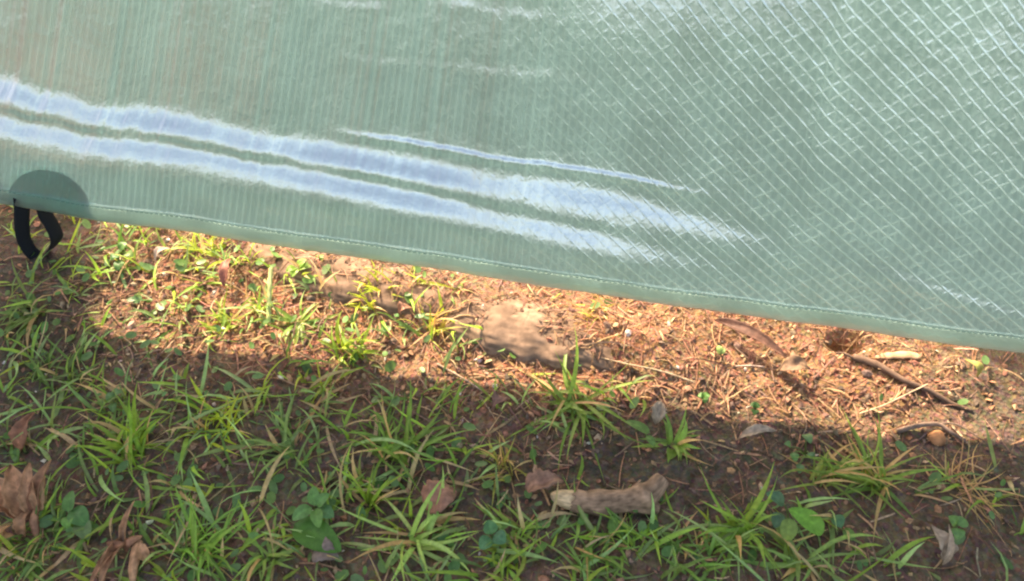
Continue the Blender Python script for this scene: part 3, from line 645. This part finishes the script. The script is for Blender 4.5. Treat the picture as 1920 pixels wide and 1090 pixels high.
flat_leaf("dead_leaf", ((1382, 828, .004), (1452, 818, .010)), 18, (.40, .30, .21), (.46, .35, .25), "thin whitish dead leaf scrap on the dark bare soil", "dead leaf", DG, wave=.3, rag=.4, curl=.5)
flat_leaf("dead_leaf", ((1228, 800, .004), (1236, 762, .012)), 26, (.34, .26, .18), (.36, .28, .2), "crinkled grey leaf scrap behind the small broad bladed tuft", "dead leaf", DG, wave=.35, rag=.5, curl=.5)
flat_leaf("dead_leaf", ((45, 850, .004), (80, 790, .018)), 36, (.28, .12, .06), (.30, .14, .08), "rust red dead leaf partly hidden above the big crumpled leaf", "dead leaf", DG, wave=.2, rag=.2, curl=.5)
flat_leaf("dead_leaf", ((590, 1040, .004), (640, 1055, .006)), 46, (.20, .15, .12), (.22, .16, .13), "flat dark brown leaf under the dark oval green leaf", "dead leaf", DG, wave=.1, rag=.2)
flat_leaf("dead_leaf", ((425, 550, .010), (440, 500, .014)), 20, (.26, .10, .07), (.28, .12, .08), "dark red curled leaf in the left sunny patch", "dead leaf", DG, wave=.2, rag=.3, curl=.8)
flat_leaf("dead_leaf", ((752, 600, .006), (778, 588, .010)), 20, (.32, .15, .09), (.34, .17, .1), "small brown leaf at the centre of the sunny strip", "dead leaf", DG, wave=.2, rag=.3, curl=.6)
flat_leaf("dead_leaf", ((296, 500, .008), (330, 480, .012)), 14, (.44, .33, .26), (.46, .36, .28), "slim pink grey dead leaf on the left sunlit litter", "dead leaf", DG, wave=.15, rag=.2, curl=.5)
flat_leaf("dead_leaf", ((940, 760, .004), (922, 778, .012)), 34, (.22, .11, .075), (.25, .13, .09), "dark brown leaf beneath the long flat blades", "dead leaf", DG, wave=.25, rag=.3, curl=.4)
flat_leaf("fallen_leaf", ((1826, 712, .004), (1800, 684, .010)), 18, (.26, .26, .07), (.30, .29, .08), "small olive yellow leaf on bare soil under the hem at right", "leaf", None, M_WEED, fold=.3)

def weed(name, px, py, leaves, label, cat, group=None, stem=(.16, .2, .07)):
    """leaves: (base px,py,h)(tip px,py,h) width px colour"""
    o0 = at(px, py); t = empty(name, o0); tag(t, label, cat, group); s = MPP(px, py)
    for k, (a, b, wd, c) in enumerate(leaves):
        m = MB(); leaf(m, G(*a) - o0, G(*b) - o0, wd * s, c, [x * 1.15 for x in c], up=.003, fold=.18, wave=.05, shape=(.72, .62), lift0=0)
        m.build("leaf", M_WEED, t)
    m = MB()
    for a, b, wd, c in leaves:
        p1 = G(*a); Q = spline([at(px, py, -.002), (at(px, py) + p1) / 2 + np.array([0, 0, .004]), p1], 9); tube(m, [q - o0 for q in Q], [.0010] * 9, stem, 6, .05)
    m.build("stem", M_WEED, t); return t
CV = (.12, .24, .06)
weed("clover_plant", 594, 962, [((590, 948, .034), (588, 912, .040), 22, CV), ((594, 948, .034), (618, 926, .040), 22, CV), ((584, 952, .033), (548, 976, .034), 26, (.13, .25, .07)), ((592, 955, .033), (598, 990, .032), 22, (.15, .27, .06)), ((598, 955, .030), (626, 970, .028), 26, (.10, .20, .07))], "clover with rounded green leaflets above the dark oval leaf", "clover")
weed("broadleaf_weed", 560, 985, [((553, 982, .022), (640, 1034, .020), 54, (.075, .175, .022))], "single large dark green oval leaf at the bottom, left of centre", "weed")
weed("broadleaf_weed", 1480, 985, [((1545, 998, .022), (1478, 955, .034), 40, (.17, .34, .04)), ((1480, 972, .036), (1474, 1016, .022), 30, (.17, .24, .05)), ((1470, 945, .026), (1436, 925, .034), 26, (.09, .17, .085)), ((1462, 962, .024), (1452, 990, .020), 24, (.09, .16, .09)), ((1562, 968, .018), (1578, 990, .016), 26, (.09, .19, .08))], "weed with glossy bright lime oval leaves at lower right", "weed")
weed("broadleaf_weed", 150, 985, [((128, 960, .026), (136, 920, .030), 22, (.10, .20, .045)), ((130, 968, .024), (126, 992, .020), 20, (.14, .27, .05)), ((136, 955, .024), (164, 985, .018), 34, (.09, .19, .05)), ((150, 975, .018), (166, 1012, .012), 30, (.14, .2, .07))], "weed with arrow shaped leaves between the two large dead leaves", "weed")
weed("broadleaf_weed", 1510, 850, [((1508, 815, .016), (1520, 832, .020), 18, (.13, .22, .08)), ((1482, 838, .012), (1470, 832, .016), 14, (.12, .22, .07)), ((1500, 870, .012), (1498, 888, .010), 14, (.12, .2, .08)), ((1485, 850, .014), (1492, 866, .012), 16, (.12, .24, .07)), ((1515, 850, .014), (1524, 862, .012), 16, (.11, .2, .09))], "small heart leaved weed left of the large right tuft", "weed")
weed("clover_plant", 1320, 755, [((1318, 746, .008), (1308, 742, .009), 14, CV), ((1320, 746, .008), (1330, 740, .009), 13, CV), ((1320, 748, .008), (1322, 756, .007), 12, CV)], "tiny clover seedling alone on bare soil above the whitish leaf scrap", "clover")
weed("clover_plant", 1416, 772, [((1414, 764, .010), (1406, 758, .012), 14, CV), ((1416, 764, .010), (1424, 758, .012), 14, CV), ((1415, 768, .008), (1414, 778, .008), 14, CV)], "tiny clover seedling near the right straw bed edge", "clover")
weed("broadleaf_weed", 1352, 668, [((1350, 664, .010), (1346, 648, .014), 14, (.24, .34, .10)), ((1352, 664, .010), (1358, 654, .012), 10, (.22, .32, .10))], "single sunlit pale green seedling leaf beside the reddish curled strip", "weed")
weed("broadleaf_weed", 1210, 815, [((1218, 812, .018), (1172, 790, .022), 18, (.14, .22, .05)), ((1212, 818, .016), (1228, 838, .012), 14, (.13, .22, .05))], "weed with one long pointed leaf left of the small broad bladed tuft", "weed")
weed("broadleaf_weed", 556, 510, [((556, 504, .016), (536, 510, .020), 16, (.18, .3, .04)), ((558, 503, .016), (574, 486, .022), 16, (.18, .3, .05)), ((556, 505, .016), (548, 520, .018), 16, (.18, .3, .04)), ((560, 505, .016), (584, 500, .018), 16, (.2, .3, .05)), ((598, 492, .014), (606, 478, .02), 18, (.16, .28, .04))], "sunlit weed with pointed leaves just under the hem", "weed")
weed("broadleaf_weed", 225, 500, [((225, 470, .018), (238, 455, .022), 18, (.10, .20, .05)), ((222, 480, .016), (208, 488, .018), 18, (.08, .17, .05)), ((228, 490, .014), (220, 508, .012), 18, (.09, .18, .05)), ((236, 476, .018), (250, 482, .018), 16, (.16, .24, .06))], "weed at the boundary of deep shade and sun under the hem", "weed")
weed("broadleaf_weed", 1790, 990, [((1792, 985, .018), (1778, 968, .022), 22, (.14, .25, .06)), ((1796, 985, .018), (1812, 975, .02), 22, (.13, .24, .07)), ((1792, 990, .016), (1796, 1012, .014), 24, (.15, .27, .08))], "small light green weed at right above the pale grey leaf", "weed")
weed("broadleaf_weed", 925, 1010, [((922, 1002, .02), (915, 975, .026), 26, (.08, .19, .07)), ((926, 1004, .02), (948, 1018, .018), 28, (.09, .19, .09)), ((920, 1010, .02), (900, 1030, .018), 26, (.09, .2, .08))], "bluish green weed with soft leaves at the bottom centre", "weed")
weed("broadleaf_weed", 215, 745, [((212, 750, .016), (200, 738, .022), 18, (.12, .2, .07)), ((215, 742, .018), (228, 735, .022), 18, (.13, .21, .07)), ((214, 755, .014), (212, 774, .014), 14, (.12, .2, .06))], "small rounded weed in the shade below the left shadow edge", "weed")

# ------------------------------------------------------------------ unseen blockers added behind the tarp to shade both ends of the sunny strip
def lump(name, c, r, h, mat, colr, label, cat, stump_blocker=False):
    m = MB(); ns, nr = 40, 16; vs = []; cs = []
    for j in range(nr):
        t = j / (nr - 1)
        for k in range(ns):
            q = k / ns * 6.283
            if stump_blocker: rr = r * (1 + .22 * max(0, 1 - t * 4) ** 2) if t < .9 else r * (1 - (t - .9) / .1); z = h * min(1, t / .88) if t < .9 else h * 1.0 + .004 * (1 - abs(t - .95) / .05)
            else: rr = r * math.cos(t * math.pi / 2) ** .55; z = h * math.sin(t * math.pi / 2)
            kx = 1 + .07 * mnoise.noise((math.cos(q) * 3, math.sin(q) * 3, z * 6)) + .03 * mnoise.noise((math.cos(q) * 11, math.sin(q) * 11, z * 12))
            vs.append((c[0] + rr * kx * math.cos(q), c[1] + rr * kx * math.sin(q), -.015 + z)); cs.append([x * (1 + .3 * mnoise.noise((q * 4, z * 30, 1))) for x in colr])
    fs = [(j * ns + k, j * ns + (k + 1) % ns, (j + 1) * ns + (k + 1) % ns, (j + 1) * ns + k) for j in range(nr - 1) for k in range(ns)] + [tuple((nr - 1) * ns + k for k in range(ns))]
    m.add(vs, fs, cs); return tag(m.build(name, mat, origin=(c[0], c[1], 0)), label, cat)
lump("added_stump", (-1.005, 1.255), .20, .58, M_BARK, (.16, .11, .08), "unseen upright shade blocker added behind the tarp to darken the ground at left", "stump_blocker", True)
lump("rock_blocker", (.60, .765), .115, .235, M_STONE, (.22, .2, .18), "unseen rounded shade blocker added behind the tarp to darken the ground at right", "rock_blocker")
